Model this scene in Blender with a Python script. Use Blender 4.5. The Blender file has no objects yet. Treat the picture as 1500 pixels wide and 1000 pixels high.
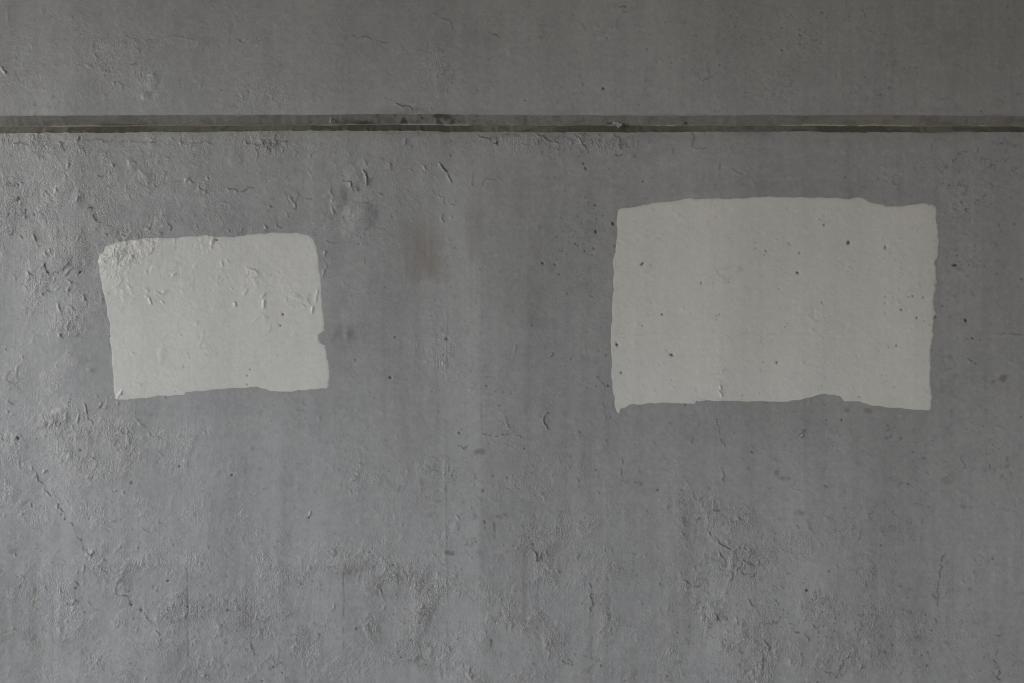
import bpy, math, numpy as np
from mathutils import Vector

# ------------------------------------------------------------------ camera, sky, sun, exposure
S = 0.0025                    # metres of wall per unit of wall plan (1500 x 1000 units in view)
EYE = 1.6                     # height of the lens
D = 3.65                      # lens to wall
def WX(u): return (u - 750.0) * S
def WZ(v): return EYE + (500.0 - v) * S

scn = bpy.context.scene
C = scn.collection
cam = bpy.data.cameras.new('camera')
cam.sensor_width = 36.0
cam.lens = 36.0 * D / (1500 * S)
cam.clip_end = 500.0
co = bpy.data.objects.new('camera', cam); C.objects.link(co)
co.location = (0, -D, EYE)
co.rotation_euler = (math.radians(90), 0, 0)
scn.camera = co

SUN_EL, SUN_AZ = 11.0, 243.0
w = bpy.data.worlds.new('World'); scn.world = w; w.use_nodes = True
nt = w.node_tree; nt.nodes.clear()
sky = nt.nodes.new('ShaderNodeTexSky'); sky.sky_type = 'NISHITA'; sky.sun_disc = False
sky.sun_elevation = math.radians(SUN_EL); sky.sun_rotation = math.radians(SUN_AZ)
sky.air_density = 1.0; sky.dust_density = 1.0; sky.ozone_density = 4.0
bg = nt.nodes.new('ShaderNodeBackground'); bg.inputs['Strength'].default_value = 0.15
wo = nt.nodes.new('ShaderNodeOutputWorld')
nt.links.new(sky.outputs[0], bg.inputs[0]); nt.links.new(bg.outputs[0], wo.inputs[0])

sl = bpy.data.lights.new('sun', 'SUN'); sl.energy = 1.5; sl.angle = math.radians(36); sl.color = (1.0, 0.99, 0.97)
so = bpy.data.objects.new('sun', sl); C.objects.link(so)
az, el = math.radians(SUN_AZ), math.radians(SUN_EL)
sd = Vector((math.sin(az) * math.cos(el), math.cos(az) * math.cos(el), math.sin(el)))
so.rotation_euler = sd.to_track_quat('Z', 'Y').to_euler()
so.location = (-6, -6, 8)

scn.view_settings.view_transform = 'Standard'
scn.view_settings.look = 'None'
scn.view_settings.gamma = 1.0
scn.view_settings.use_curve_mapping = False
scn.view_settings.exposure = 0.97
scn.cycles.use_denoising = True
scn.cycles.denoising_prefilter = 'NONE'
scn.cycles.filter_width = 1.1
scn.cycles.max_bounces = 8
scn.cycles.diffuse_bounces = 5

# ------------------------------------------------------------------ surface maps (plan of the wall)
U0, V0, U1, V1 = -250, -340, 1790, 1180        # extent of the maps
RW, RH = U1 - U0, V1 - V0
rng = np.random.default_rng(7)
fy = np.fft.fftfreq(RH)[:, None]; fx = np.fft.rfftfreq(RW)[None, :]
def N(sx, sy=None):
    sy = sx if sy is None else sy
    f = np.fft.rfft2(rng.standard_normal((RH, RW)).astype(np.float32))
    f *= np.exp(-2 * (math.pi ** 2) * ((fx * sx) ** 2 + (fy * sy) ** 2))
    a = np.fft.irfft2(f, s=(RH, RW)); a -= a.mean()
    return (a / a.std()).astype(np.float32)
def blur(a, sx, sy=None):
    sy = sx if sy is None else sy
    f = np.fft.rfft2(a) * np.exp(-2 * (math.pi ** 2) * ((fx * sx) ** 2 + (fy * sy) ** 2))
    return np.fft.irfft2(f, s=(RH, RW)).astype(np.float32)
def sstep(a, b, x):
    t = np.clip((x - a) / (b - a), 0, 1); return t * t * (3 - 2 * t)
uu = (np.arange(RW) + U0 + 0.5)[None, :].astype(np.float32)
vv = (np.arange(RH) + V0 + 0.5)[:, None].astype(np.float32)
Z0 = np.zeros((RH, RW), np.float32)
def G(cx, cy, sx, sy): return np.exp(-((uu - cx) / sx) ** 2 - ((vv - cy) / sy) ** 2)

n1, n2, n3, n5, n9, n16, n40, n90 = N(1.1), N(1.9), N(3.2), N(5), N(9), N(16), N(40), N(90)
warpx, warpy = N(14) * 7 + N(4) * 2.2, N(14) * 7 + N(4) * 2.2

# how strongly the old paint crumbles, from place to place
dens = Z0 + 0.05
for cx, cy, sx, sy, a in [
    (150, 212, 230, 16, .75), (390, 210, 80, 14, .5), (60, 360, 110, 120, .50), (90, 440, 40, 70, .25),
    (200, 300, 120, 60, .30), (330, 320, 160, 60, .28), (230, 390, 110, 60, .20), (400, 420, 90, 40, .20),
    (520, 270, 60, 60, .30), (640, 250, 50, 60, .25), (800, 210, 140, 16, .55), (1020, 215, 70, 20, .3), (1420, 280, 80, 60, .22),
    (60, 640, 90, 80, .45), (200, 640, 120, 60, .35), (150, 760, 160, 90, .40), (130, 880, 120, 90, .50),
    (350, 920, 160, 110, .55), (480, 850, 60, 50, .45), (580, 700, 90, 70, .35), (600, 900, 110, 100, .50),
    (780, 690, 90, 40, .35), (760, 870, 150, 80, .60), (860, 790, 120, 60, .35), (1050, 820, 60, 110, .55),
    (1080, 930, 130, 80, .60), (1230, 860, 140, 90, .35), (1300, 950, 120, 60, .35), (860, 960, 120, 60, .4),
    (170, 90, 70, 50, .40), (380, 145, 60, 25, .40), (300, 60, 130, 8, .25), (220, 130, 30, 30, .2), (10, 110, 50, 40, .3),
    (640, 100, 30, 70, .22), (650, 500, 18, 60, .45), (630, 505, 30, 25, .3), (770, 610, 50, 30, .2), (1055, 565, 14, 28, .5),
    (1060, 620, 30, 40, .25), (1140, 110, 45, 40, .25), (1380, 720, 60, 40, .2)]:
    dens = dens + a * G(cx, cy, sx, sy)
dens = dens + 0.12 * sstep(600, 850, vv)
dens = np.clip(np.where(dens > .55, .55 + .45 * (dens - .55), dens) * (0.85 + 0.28 * N(22)), 0, 1.0)
dens0 = dens
dens = dens * (.42 + .68 * sstep(-.5, 1.0, N(10)))
inwall = 1.0

# cells of flaking paint (jittered cell pattern, warped)
cs = 21.0
gx = (uu - U0 + warpx) / cs; gy = (vv - V0 + warpy) / cs * 0.85
jw, jh = int(RW / cs) + 12, int(RH / cs) + 12
jx = rng.random((jh, jw)).astype(np.float32); jy = rng.random((jh, jw)).astype(np.float32); jv = rng.random((jh, jw)).astype(np.float32)
ix = np.floor(gx).astype(int); iy = np.floor(gy).astype(int)
f1 = np.full((RH, RW), 9.0, np.float32); f2 = f1.copy(); cv = Z0.copy()
for dy in (-1, 0, 1):
    for dx in (-1, 0, 1):
        a, b = np.clip(iy + dy + 3, 0, jh - 1), np.clip(ix + dx + 3, 0, jw - 1)
        d = np.hypot(gx - (ix + dx + jx[a, b]), gy - (iy + dy + jy[a, b])).astype(np.float32)
        near = d < f1
        f2 = np.where(near, f1, np.minimum(f2, d)); cv = np.where(near, jv[a, b], cv); f1 = np.where(near, d, f1)
edge = (f2 - f1) * cs                           # distance like, 0 on the cell edges
gate = sstep(0.35, 1.0, n16 + 2.2 * (dens - 0.55)) * sstep(-0.2, 0.7, n9)
crack = np.exp(-(edge / 2.0) ** 2) * gate

h = Z0.copy()                                   # relief in millimetres, + is towards the viewer
low = 1.6 * N(70, 140) + 0.38 * N(26, 150) + 0.5 * n40 + 0.22 * n16
h += low
far_h = low.copy()
h += 0.04 * n5 + 0.02 * n3 + 0.03 * n2 + 0.03 * n1 + 0.008 * N(1.0, 40) + 0.008 * N(30, 1.0) + 0.05 * N(7)
h += dens * (0.75 * np.exp(-(n5 / 0.20) ** 2) * sstep(0.0, 0.9, n3) * sstep(-0.3, 0.8, N(11)))
h += dens * 0.65 * np.clip(n2 - 0.6, 0, 2) * sstep(-0.4, 0.8, N(8))
plate = sstep(-0.09, 0.09, 0.8 * N(11) + 0.35 * N(4.5) - 0.25)
h += dens * 0.6 * np.clip(N(1.9, 2.5) - .2, -.5, 1.6) * sstep(-.2, 1.0, N(13)) + 0.16 * dens * n2
h += 0.5 * dens * plate
plate2 = sstep(-0.09, 0.09, 0.8 * N(7, 10) + 0.4 * N(3) - 0.8)
h += 0.55 * dens * plate2
h += 1.5 * crack * (0.4 + 0.6 * cv) * (0.5 + dens) + 0.35 * (cv - 0.5) * gate
small = N(2.6)
h += 0.5 * np.clip(N(1.2) - 1.6, 0, 1.4) * (dens + .05) * 1.6 + 0.45 * np.clip(small - 1.9, 0, 1.5)        # lone grains under the paint
dirt_shade = Z0.copy()  # crack grime, with shade painted up and right of raised edges
dirt_shade += 0.25 * np.roll(crack, (-1, 1), (0, 1)) * sstep(0.2, 1, n5) + 0.4 * np.exp(-((edge - 1.5) / .8) ** 2) * gate * sstep(.1, .9, N(4))
seamn = N(2, 9)

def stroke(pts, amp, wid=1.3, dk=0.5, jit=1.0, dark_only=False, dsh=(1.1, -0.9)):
    """a lifted paint edge or crack that follows pts, with grime and painted shade up and right of it"""
    p = [np.array(q, float) for q in pts]
    for _ in range(3):
        q = [p[0]]
        for a, b in zip(p[:-1], p[1:]):
            L = np.hypot(*(b - a))
            if L > 3: q.append((a + b) / 2 + rng.normal(0, 0.10 * min(L, 14) * jit, 2))
            q.append(b)
        p = q
    P = np.array(p)
    m = wid * 4 + 4
    x0, x1 = int(max(P[:, 0].min() - m - U0, 0)), int(min(P[:, 0].max() + m - U0, RW))
    y0, y1 = int(max(P[:, 1].min() - m - V0, 0)), int(min(P[:, 1].max() + m - V0, RH))
    if x1 <= x0 or y1 <= y0: return
    X, Y = uu[:, x0:x1], vv[y0:y1, :]
    def dist(ox, oy):
        best = np.full((y1 - y0, x1 - x0), 1e9); tt = best.copy(); n = len(P) - 1
        for i in range(n):
            ax, ay = P[i] + (ox, oy); bx, by = P[i + 1] + (ox, oy)
            L2 = (bx - ax) ** 2 + (by - ay) ** 2 + 1e-6
            t = np.clip(((X - ax) * (bx - ax) + (Y - ay) * (by - ay)) / L2, 0, 1)
            dd = np.hypot(X - ax - t * (bx - ax), Y - ay - t * (by - ay))
            k = dd < best; best = np.where(k, dd, best); tt = np.where(k, (i + t) / n, tt)
        return best, tt
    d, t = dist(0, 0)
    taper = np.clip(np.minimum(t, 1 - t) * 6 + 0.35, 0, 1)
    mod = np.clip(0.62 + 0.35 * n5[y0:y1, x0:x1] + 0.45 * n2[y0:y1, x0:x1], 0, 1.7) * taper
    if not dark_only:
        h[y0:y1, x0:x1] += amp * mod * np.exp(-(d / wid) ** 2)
        d2, _ = dist(*dsh)  # offset copy: grime plus shade painted beside the lifted edge
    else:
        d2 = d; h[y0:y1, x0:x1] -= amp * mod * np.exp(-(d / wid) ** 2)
    dirt_shade[y0:y1, x0:x1] = np.maximum(dirt_shade[y0:y1, x0:x1], dk * np.clip(mod * 1.2, 0, 1) * np.exp(-(d2 / (0.9 * wid)) ** 2))

pit = Z0.copy()
def dot(u, v, r=1.5, a=1.0, ang=0, el=1.0):
    m = 8; cxi, cyi = int(u - U0), int(v - V0)
    sl_ = (slice(cyi - m, cyi + m), slice(cxi - m, cxi + m))
    X, Y = uu[:, cxi - m:cxi + m] - u, vv[cyi - m:cyi + m, :] - v
    c, s_ = math.cos(math.radians(ang)), math.sin(math.radians(ang))
    e = ((X * c + Y * s_) / (r * el)) ** 2 + ((-X * s_ + Y * c) / r) ** 2
    g = np.exp(-e ** 1.5) * a
    pit[sl_] = np.maximum(pit[sl_], g); h[sl_] -= 2.2 * g

def blister(u, v, rx, ry, amp, ang=0, sharp=2.0):
    c, s_ = math.cos(math.radians(ang)), math.sin(math.radians(ang))
    m = int(max(rx, ry) * 2 + 8); cxi, cyi = int(u - U0), int(v - V0)
    y0, y1, x0, x1 = max(cyi - m, 0), min(cyi + m, RH), max(cxi - m, 0), min(cxi + m, RW)
    X, Y = uu[:, x0:x1] - u + 0.35 * warpx[y0:y1, x0:x1], vv[y0:y1, :] - v + 0.35 * warpy[y0:y1, x0:x1]
    r = np.sqrt(((X * c + Y * s_) / rx) ** 2 + ((-X * s_ + Y * c) / ry) ** 2)
    h[y0:y1, x0:x1] += amp * np.exp(-r ** (2 * sharp) * 0.9) * (1 - 0.2 * r * (r < 1))

# -- strokes read off the wall: (points, height mm, width, grime with painted shade)
ST = [
 ([(0,97),(4,103),(6,112)],1.6,1.5,.3), ([(340,58),(348,58),(353,64)],.9,1.2,.6), ([(180,56),(205,58),(240,57),(290,57)],.4,1.2,.25),
 ([(503,60),(545,60),(571,60)],.5,1.2,.45), ([(208,141),(213,146)],1.6,2.2,.2), ([(222,136),(225,146)],1.4,2.0,.3), ([(148,137),(156,142)],.9,1.3,.3),
 ([(78,60),(84,69)],.7,1.1,.2), ([(137,62),(140,80),(143,92),(152,105)],.6,1.6,.2), ([(172,120),(178,131)],.6,1.1,.2),
 ([(16,209),(30,211),(38,213),(44,216)],1.0,1.3,.8), ([(85,208),(92,215),(96,222)],2.0,2.2,.5), ([(100,212),(107,218),(103,226)],1.8,2.0,.5),
 ([(112,208),(116,200)],1.2,1.3,.4), ([(120,210),(140,206),(160,210),(185,209)],.9,1.4,.4), ([(190,209),(215,211),(240,210)],.6,1.1,.5),
 ([(255,211),(280,212),(305,210),(312,214)],.7,1.2,.4), ([(335,200),(336,208)],.8,1.2,.6), ([(352,209),(370,213),(385,210),(402,214),(412,209),(428,209)],1.2,1.5,.7),
 ([(402,200),(405,212)],.6,1.2,.5), ([(455,232),(460,222)],.9,1.2,.3), ([(488,220),(490,226)],1.0,1.3,.2),
 ([(11,267),(16,271)],2.6,2.0,.6), ([(20,264),(26,265),(32,270)],2.0,1.2,.9), ([(22,291),(26,290),(28,293)],2.0,1.5,.7),
 ([(100,236),(102,243),(94,249),(96,256),(95,264)],1.3,1.4,.2), ([(77,287),(82,275)],1.1,1.2,.2), ([(60,296),(62,283),(66,281),(69,290)],1.2,1.2,.35),
 ([(113,297),(118,288),(116,279)],1.4,1.5,.4), ([(38,308),(38,316),(36,322)],2.0,1.5,.5), ([(50,313),(51,316)],2.0,1.4,.9),
 ([(58,313),(64,318),(60,324)],1.3,1.4,.4), ([(72,321),(79,322)],1.4,1.5,.4), ([(163,238),(164,248),(160,256),(150,258),(140,262),(128,265)],1.2,1.5,.35),
 ([(165,238),(178,238),(190,235)],.6,1.1,.4), ([(190,236),(186,246),(190,258),(183,268),(186,280),(192,292)],1.3,1.6,.3), ([(195,238),(198,250),(206,259)],1.1,1.6,.2),
 ([(148,275),(160,277),(170,275)],.8,1.1,.3), ([(127,307),(134,305),(138,316),(136,321),(147,327)],1.8,1.4,.8), ([(242,232),(250,234)],1.1,1.4,.4),
 ([(333,276),(345,279),(352,283),(370,277)],1.1,1.4,.6), ([(262,268),(276,262),(292,272),(300,282)],.9,1.4,.4), ([(296,225),(300,232)],.8,1.2,.2),
 ([(395,300),(398,305),(391,312)],1.5,1.6,.7), ([(425,290),(433,300),(430,308)],1.6,1.6,.4), ([(443,293),(456,292)],1.1,1.2,.8),
 ([(452,294),(447,312)],1.0,1.6,.3), ([(400,318),(404,330),(412,335)],1.2,1.5,.6), ([(420,312),(424,322)],1.2,1.4,.4), ([(453,252),(455,262)],1.2,1.3,.2),
 ([(485,278),(487,298),(491,314)],1.8,1.6,.3), ([(500,320),(504,327)],1.0,1.2,.9), ([(508,268),(512,275)],1.6,1.5,.6), ([(514,273),(517,280)],1.8,1.5,.3),
 ([(522,272),(525,281)],2.0,1.8,.3), ([(532,250),(537,260),(536,272)],1.5,1.4,.7), ([(534,236),(537,242)],1.8,1.6,.2), ([(501,266),(507,268)],.8,1.2,.9),
 ([(570,240),(571,252)],.9,1.3,.5), ([(621,243),(622,250)],2.0,1.3,.3), ([(644,240),(648,247),(654,253)],1.8,1.4,1.), ([(656,256),(660,268)],.9,1.4,.5),
 ([(529,297),(540,300),(548,304)],.6,1.2,.7), ([(529,336),(540,334),(547,328)],.6,1.1,.6), ([(556,335),(565,340)],.5,1.,.3),
 ([(650,290),(649,310),(650,328)],.5,1.3,.6), ([(655,296),(665,303)],.6,1.1,.4), ([(656,314),(661,321)],1.5,1.6,.2), ([(656,350),(668,359)],.5,1,.3), ([(692,252),(693,272)],.9,1.3,.5),
 ([(703,278),(705,270),(713,262),(728,259),(734,266)],.8,1.3,.4), ([(700,198),(710,203),(718,208)],1.2,1.4,.7), ([(727,206),(728,213)],2.4,1.9,.3),
 ([(735,203),(745,197)],.9,1.3,.5), ([(785,196),(797,203),(818,211)],.7,1.2,.8), ([(812,206),(820,199)],.8,1.2,.6), ([(838,197),(848,203),(852,210),(859,218)],.9,1.2,.8),
 ([(874,196),(879,202),(877,209)],.9,1.3,.7), ([(900,196),(907,207),(905,214),(913,211)],.9,1.2,.7), ([(918,208),(920,218)],.8,1.2,.8), ([(899,228),(909,227)],1.3,1.6,.7),
 ([(984,226),(988,219)],.7,1.2,.8), ([(620,212),(616,206),(628,200)],.9,1.2,.3), ([(588,214),(597,203)],.9,1.3,.3), ([(540,210),(548,203)],.6,1.2,.2),
 ([(579,153),(592,156),(603,163)],.9,1.3,.7), ([(630,22),(640,26),(648,28),(660,34),(662,44)],.4,1.3,.35), ([(715,50),(725,52),(733,57)],.4,1.6,.7), ([(905,12),(912,11),(917,13)],.4,1.3,.8),
 ([(563,100),(571,112),(575,128)],.6,1.3,.2), ([(832,98),(846,98)],.3,1,.2),
 ([(1016,97),(1022,111),(1030,119),(1036,119)],.5,1.1,.6), ([(1036,119),(1045,111),(1054,106)],.4,1.1,.6), ([(1035,92),(1036,118)],.3,.9,.4),
 ([(1394,238),(1403,226),(1425,226),(1432,217)],.8,1.3,.5), ([(1410,272),(1417,275),(1408,287)],.8,1.3,.5), ([(1478,212),(1486,216),(1490,212)],1.2,1.4,.5),
 ([(1443,272),(1455,265)],.6,1.3,.4), ([(1290,242),(1305,243)],.4,1.1,.4), ([(1360,225),(1362,212)],.4,1.1,.4), ([(1272,47),(1282,50),(1286,56)],.3,1.2,.45),
 ([(1072,245),(1085,258)],.4,1.2,.3), ([(1017,218),(1035,218)],.3,1,.5), ([(1012,194),(1013,218)],.4,1.2,.7),
 # left of the small patch
 ([(48,342),(52,352),(58,362)],1.6,1.5,.6), ([(65,366),(69,378)],1.2,1.4,.6), ([(65,385),(65,393),(71,401)],2.2,1.5,1.), ([(71,404),(79,400),(96,390),(100,378)],1.3,1.3,.5), ([(100,378),(100,365)],.9,1.1,.3),
 ([(113,392),(119,397)],1.6,2.0,.8), ([(98,402),(112,394)],.8,1.2,.4), ([(13,345),(22,340),(32,350)],1.2,1.6,.5), ([(10,400),(20,405)],1.6,2.0,.5), ([(41,399),(46,405)],1.5,1.5,.5),
 ([(150,340),(160,344),(168,342)],1.4,1.6,.5), ([(170,338),(177,345),(184,355)],1.2,1.4,.5), ([(127,346),(134,344)],2.0,2.2,.8), ([(212,335),(220,342)],1.4,1.5,.3), ([(230,334),(236,342),(237,350)],1.2,1.4,.5),
 ([(247,328),(248,338)],1.6,1.6,.9), ([(288,330),(300,340),(312,349)],1.1,1.3,.6), ([(311,350),(317,349)],1.8,1.6,1.), ([(311,354),(311,364)],2.2,1.8,.1), ([(345,345),(355,335)],.7,1.2,.2), ([(387,328),(392,336)],1.2,1.5,.6),
 ([(60,433),(66,426),(74,430)],1.3,1.4,.5), ([(97,410),(101,422),(98,433)],1.3,1.4,.4), ([(90,438),(85,450),(88,462)],1.2,1.5,.4), ([(100,448),(108,455)],1.3,1.8,.3), ([(124,425),(123,438),(127,447)],1.0,1.4,.3),
 ([(90,488),(93,499),(97,504)],1.6,1.5,.9), ([(102,498),(112,492),(114,489)],1.2,1.6,.4), ([(103,470),(99,485)],.8,1.3,.3), ([(38,410),(40,430),(50,458)],.5,1.5,.2), ([(142,432),(148,425)],1.2,1.4,.4),
 # across the small patch
 ([(172,379),(177,387),(175,401)],1.3,1.4,.2), ([(175,402),(179,413),(166,422),(151,428)],1.0,1.2,.2), ([(181,415),(196,419),(206,418)],.6,1.4,.1), ([(211,402),(211,415),(221,425)],.8,1.2,.1),
 ([(216,414),(226,424),(236,432)],1.3,1.2,.5), ([(237,432),(246,426)],1.1,1.2,.1), ([(211,437),(216,428),(224,424)],1.3,1.4,.1), ([(219,436),(222,446),(227,440)],1.0,1.3,.1),
 ([(257,350),(256,364),(251,378)],1.0,1.5,.05), ([(256,388),(259,396),(257,403),(250,412)],1.2,1.3,.05), ([(223,354),(223,366),(216,372)],1.0,1.5,.1), ([(183,357),(186,367)],1.4,1.6,.3),
 ([(323,380),(326,390)],1.6,1.6,.1), ([(331,380),(340,385)],.8,2.0,.2), ([(362,393),(368,396),(377,400)],1.3,1.2,.5), ([(367,352),(365,363),(358,373)],.9,1.3,.1), ([(316,400),(318,416),(322,419)],.9,1.4,.3),
 ([(336,420),(343,425),(348,430)],.8,1.3,.1), ([(356,432),(363,424)],.9,1.3,.1), ([(343,443),(347,449)],1.4,1.8,.4), ([(386,440),(385,452)],1.5,2.2,.2), ([(431,442),(428,452)],1.6,1.9,.3), ([(440,446),(448,449)],1.3,1.3,.5),
 ([(459,450),(457,460)],1.8,1.9,.2), ([(418,436),(425,444)],.8,1.2,.2), ([(465,425),(463,443)],1.4,1.6,.1), ([(383,436),(389,430)],1.0,1.2,.2),
 ([(341,493),(344,498)],1.5,1.8,.3), ([(274,517),(276,526)],2.2,1.8,.2), ([(193,517),(198,519)],1.4,1.8,.2), ([(199,553),(202,548)],1.2,1.2,.6), ([(195,560),(208,561)],.6,1.1,.2), ([(232,563),(240,566)],.7,1.2,.2),
 ([(172,582),(179,572)],1.2,1.3,.4), ([(472,355),(476,372),(474,400),(471,413),(464,425)],.7,1.2,.15), ([(478,355),(486,358),(494,357)],.9,1.5,.4), ([(480,362),(476,372)],.6,1.4,.2),
 ([(483,530),(487,535),(484,539)],1.5,1.5,.5), ([(155,412),(162,409)],.4,.9,.1), ([(372,516),(373,524)],1.2,1.6,.2), ([(315,517),(316,523)],.8,1.3,.2),
 # below
 ([(113,597),(115,613),(113,619)],1.0,1.2,.5), ([(120,590),(127,604),(130,615),(134,625)],1.3,1.4,.7), ([(123,628),(130,633)],1.4,1.7,.5), ([(98,622),(101,633),(97,637),(108,643)],1.0,1.2,.5),
 ([(168,594),(173,588)],1.5,1.5,.6), ([(175,631),(182,636),(184,633)],1.0,1.2,.6), ([(198,612),(203,617)],.9,1.2,.4), ([(205,620),(212,630),(232,638)],.8,1.6,.3), ([(84,583),(82,590)],1.,1.4,.2),
 ([(12,585),(18,592)],1.0,1.4,.3), ([(0,634),(5,645)],.9,1.2,.5), ([(23,640),(27,665),(33,685)],.8,1.3,.35), ([(46,683),(48,688)],2.2,2.2,.2), ([(64,692),(70,689)],1.3,1.4,.6), ([(120,673),(126,669),(138,671)],1.,1.2,.4),
 ([(128,700),(133,702)],1.3,1.6,.5), ([(50,690),(58,705),(70,722),(85,738),(95,752)],.9,1.3,.6), ([(66,712),(78,722),(90,738)],.8,1.3,.5), ([(95,752),(105,768),(113,788),(126,810),(137,820)],.5,1.2,.75),
 ([(140,822),(155,838),(165,856),(178,872)],.5,1.2,.45), ([(178,872),(188,883),(198,888)],.7,1.3,1.), ([(205,892),(212,905),(220,916),(234,935),(235,950)],.7,1.2,.6), ([(170,658),(176,663)],1.,1.3,.4), ([(190,663),(193,668),(192,679)],.9,1.6,.5),
 ([(270,707),(258,716),(252,735),(246,755),(232,765),(205,771)],.45,2.0,.1), ([(340,730),(365,724),(395,717)],.4,1.4,.1), ([(290,718),(305,725)],.4,1.2,.2), ([(313,746),(317,744)],1.2,2.,.5), ([(330,780),(360,776),(400,773),(500,769)],.25,1.6,.05), ([(400,800),(406,810)],.5,1.2,.5),
 ([(290,712),(300,706)],.5,1.2,.1), ([(115,860),(108,852)],.9,1.4,.6), ([(95,888),(108,878),(116,876)],1.1,1.6,.4), ([(128,880),(131,890)],1.2,1.6,.4), ([(90,820),(100,830)],.9,1.3,.5), ([(150,818),(160,824)],1.0,1.4,.4),
 ([(262,826),(272,836)],.4,1,.2), ([(458,912),(464,918)],1.,1.4,.5), ([(483,895),(492,885)],.8,1.3,.4), ([(333,892),(350,892),(365,905)],.5,1.2,.4), ([(365,915),(366,940),(370,960)],.5,1.5,.5),
 # centre
 ([(704,636),(716,638),(730,636),(745,637)],.5,1.1,.9), ([(757,638),(775,641)],.4,1.1,.7), ([(810,602),(799,606),(796,618),(803,630)],.8,1.2,.6), ([(809,517),(805,523)],2.4,1.8,.9), ([(672,653),(678,658),(685,652)],.5,1.1,.7),
 ([(877,548),(880,560),(886,570)],.5,1.2,.5), ([(875,583),(885,598),(888,615)],.7,1.4,.4), ([(820,648),(828,656)],.6,1.1,.7), ([(888,642),(890,652)],1.2,1.4,.5), ([(755,505),(752,520)],.6,1.3,.2), ([(760,600),(770,606)],.6,1.3,.2), ([(727,592),(740,610),(748,628)],.7,2.2,.2),
 ([(737,605),(742,592),(752,590)],.5,1.4,.2), ([(625,668),(640,674)],.4,1.,.2), ([(1060,635),(1062,655)],.6,1.3,.5), ([(1045,610),(1052,630),(1056,650)],.6,1.5,.4), ([(1012,650),(1016,600)],.3,1.8,.4),
 ([(1168,639),(1173,633),(1181,627)],1.3,1.6,.8), ([(1052,555),(1053,572),(1058,580)],1.3,1.7,.5), ([(1057,545),(1064,540)],.6,1.2,.3), ([(1137,578),(1142,570)],.5,1.3,.2), ([(1394,600),(1394,610),(1388,612)],.8,1.3,.4), ([(1417,524),(1424,529)],.6,1.2,.6),
 ([(1060,493),(1150,493)],.15,1.2,.3), ([(897,494),(925,493),(1020,493)],.12,1.2,.2), ([(1350,491),(1385,492)],.15,1.2,.3), ([(1465,492),(1500,492)],.15,1.3,.5), ([(960,352),(972,345)],.8,1.2,.1), ([(985,476),(986,483)],1.3,1.4,.2),
 # lower centre and right
 ([(776,797),(781,799)],1.8,1.6,.8), ([(780,803),(786,811),(784,822)],1.5,1.4,.6), ([(788,818),(791,808)],1.2,1.3,.4), ([(797,804),(802,812),(806,816)],1.0,1.3,.4), ([(842,808),(848,812),(844,820)],1.4,1.8,.5), ([(828,962),(835,968),(838,975)],1.8,1.8,.9), ([(822,965),(830,972)],1.3,1.4,.7),
 ([(862,855),(864,875),(864,895)],.6,1.3,.8), ([(864,874),(880,874)],.4,1.1,.4), ([(807,935),(804,955),(800,980),(799,998)],.5,1.2,.5), ([(965,853),(968,859),(973,861)],.9,1.3,.9), ([(946,750),(952,753),(958,754)],1.4,1.5,.8), ([(959,750),(972,745),(980,741)],.8,1.3,.3),
 ([(910,668),(909,690),(910,712)],.4,1.2,.6), ([(731,790),(735,796)],.8,1.3,.3), ([(680,855),(686,862)],.9,1.4,.5), ([(752,708),(762,716)],.6,1.2,.4), ([(770,714),(776,710)],.6,1.2,.3), ([(802,672),(805,682)],.8,1.4,.4),
 ([(1017,762),(1030,760),(1037,752),(1045,747),(1052,749),(1060,746)],1.0,1.3,.9), ([(1027,773),(1034,775),(1040,783)],1.3,1.3,.9), ([(1050,791),(1057,799),(1069,805)],1.1,1.3,.9), ([(1053,808),(1062,822),(1057,830)],1.1,1.5,.6), ([(1042,828),(1035,842)],1.1,1.4,.6),
 ([(1065,838),(1073,845),(1067,850)],1.2,1.4,.5), ([(1080,757),(1086,760),(1093,770)],.8,1.2,.5), ([(1000,850),(1010,855),(1018,859),(1026,855)],.8,1.3,.8), ([(1090,820),(1097,826),(1110,827)],.5,1.1,.8), ([(1085,838),(1097,841),(1107,840)],1.4,1.6,.9), ([(1095,878),(1103,888),(1110,900)],1.3,1.7,.5),
 ([(1052,898),(1049,908)],1.2,1.8,.9), ([(1056,900),(1064,904)],1.9,2.0,.4), ([(1110,912),(1130,914),(1142,908)],.7,1.2,.6), ([(1158,920),(1165,927),(1180,932),(1184,940)],1.0,1.3,.8), ([(1118,937),(1124,945),(1125,953)],1.1,1.4,1.), ([(1110,990),(1112,1000)],.9,1.3,.2),
 ([(1173,885),(1170,895)],.4,1.2,.6), ([(1202,885),(1215,875)],.4,1.1,.6), ([(1190,915),(1197,922)],.7,1.2,.8), ([(1245,957),(1232,975),(1222,993)],.3,1.5,.7), ([(1375,820),(1374,850),(1372,890)],.3,1.3,.6), ([(1385,812),(1376,822)],.5,1.6,.6),
 ([(1352,895),(1365,905),(1370,917)],.4,1.5,.6), ([(1440,955),(1447,962)],.4,1.1,.6), ([(1452,966),(1460,980),(1466,998)],.4,1.9,.9), ([(1458,930),(1472,932)],.5,1.4,.9), ([(1180,760),(1192,780),(1205,800),(1217,822)],.2,2.2,.3), ([(1408,668),(1407,690)],.3,1.4,.5), ([(1448,680),(1449,690)],.3,1.2,.8),
 ([(1405,700),(1370,680)],.3,1.1,.2), ([(1250,672),(1258,682)],.3,2.,.4), ([(1163,700),(1162,717),(1172,719)],.5,1.2,.2), ([(1202,709),(1213,718)],.3,1.8,.5), ([(1345,755),(1350,768)],.7,1.4,.4), ([(1055,670),(1058,690),(1062,712)],.6,1.4,.4),
 ([(12,980),(12,990)],.4,1.4,.3),
]
mk = np.maximum(dens0 - .08, 0); mk = mk / mk.max()
kk = 0
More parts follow.
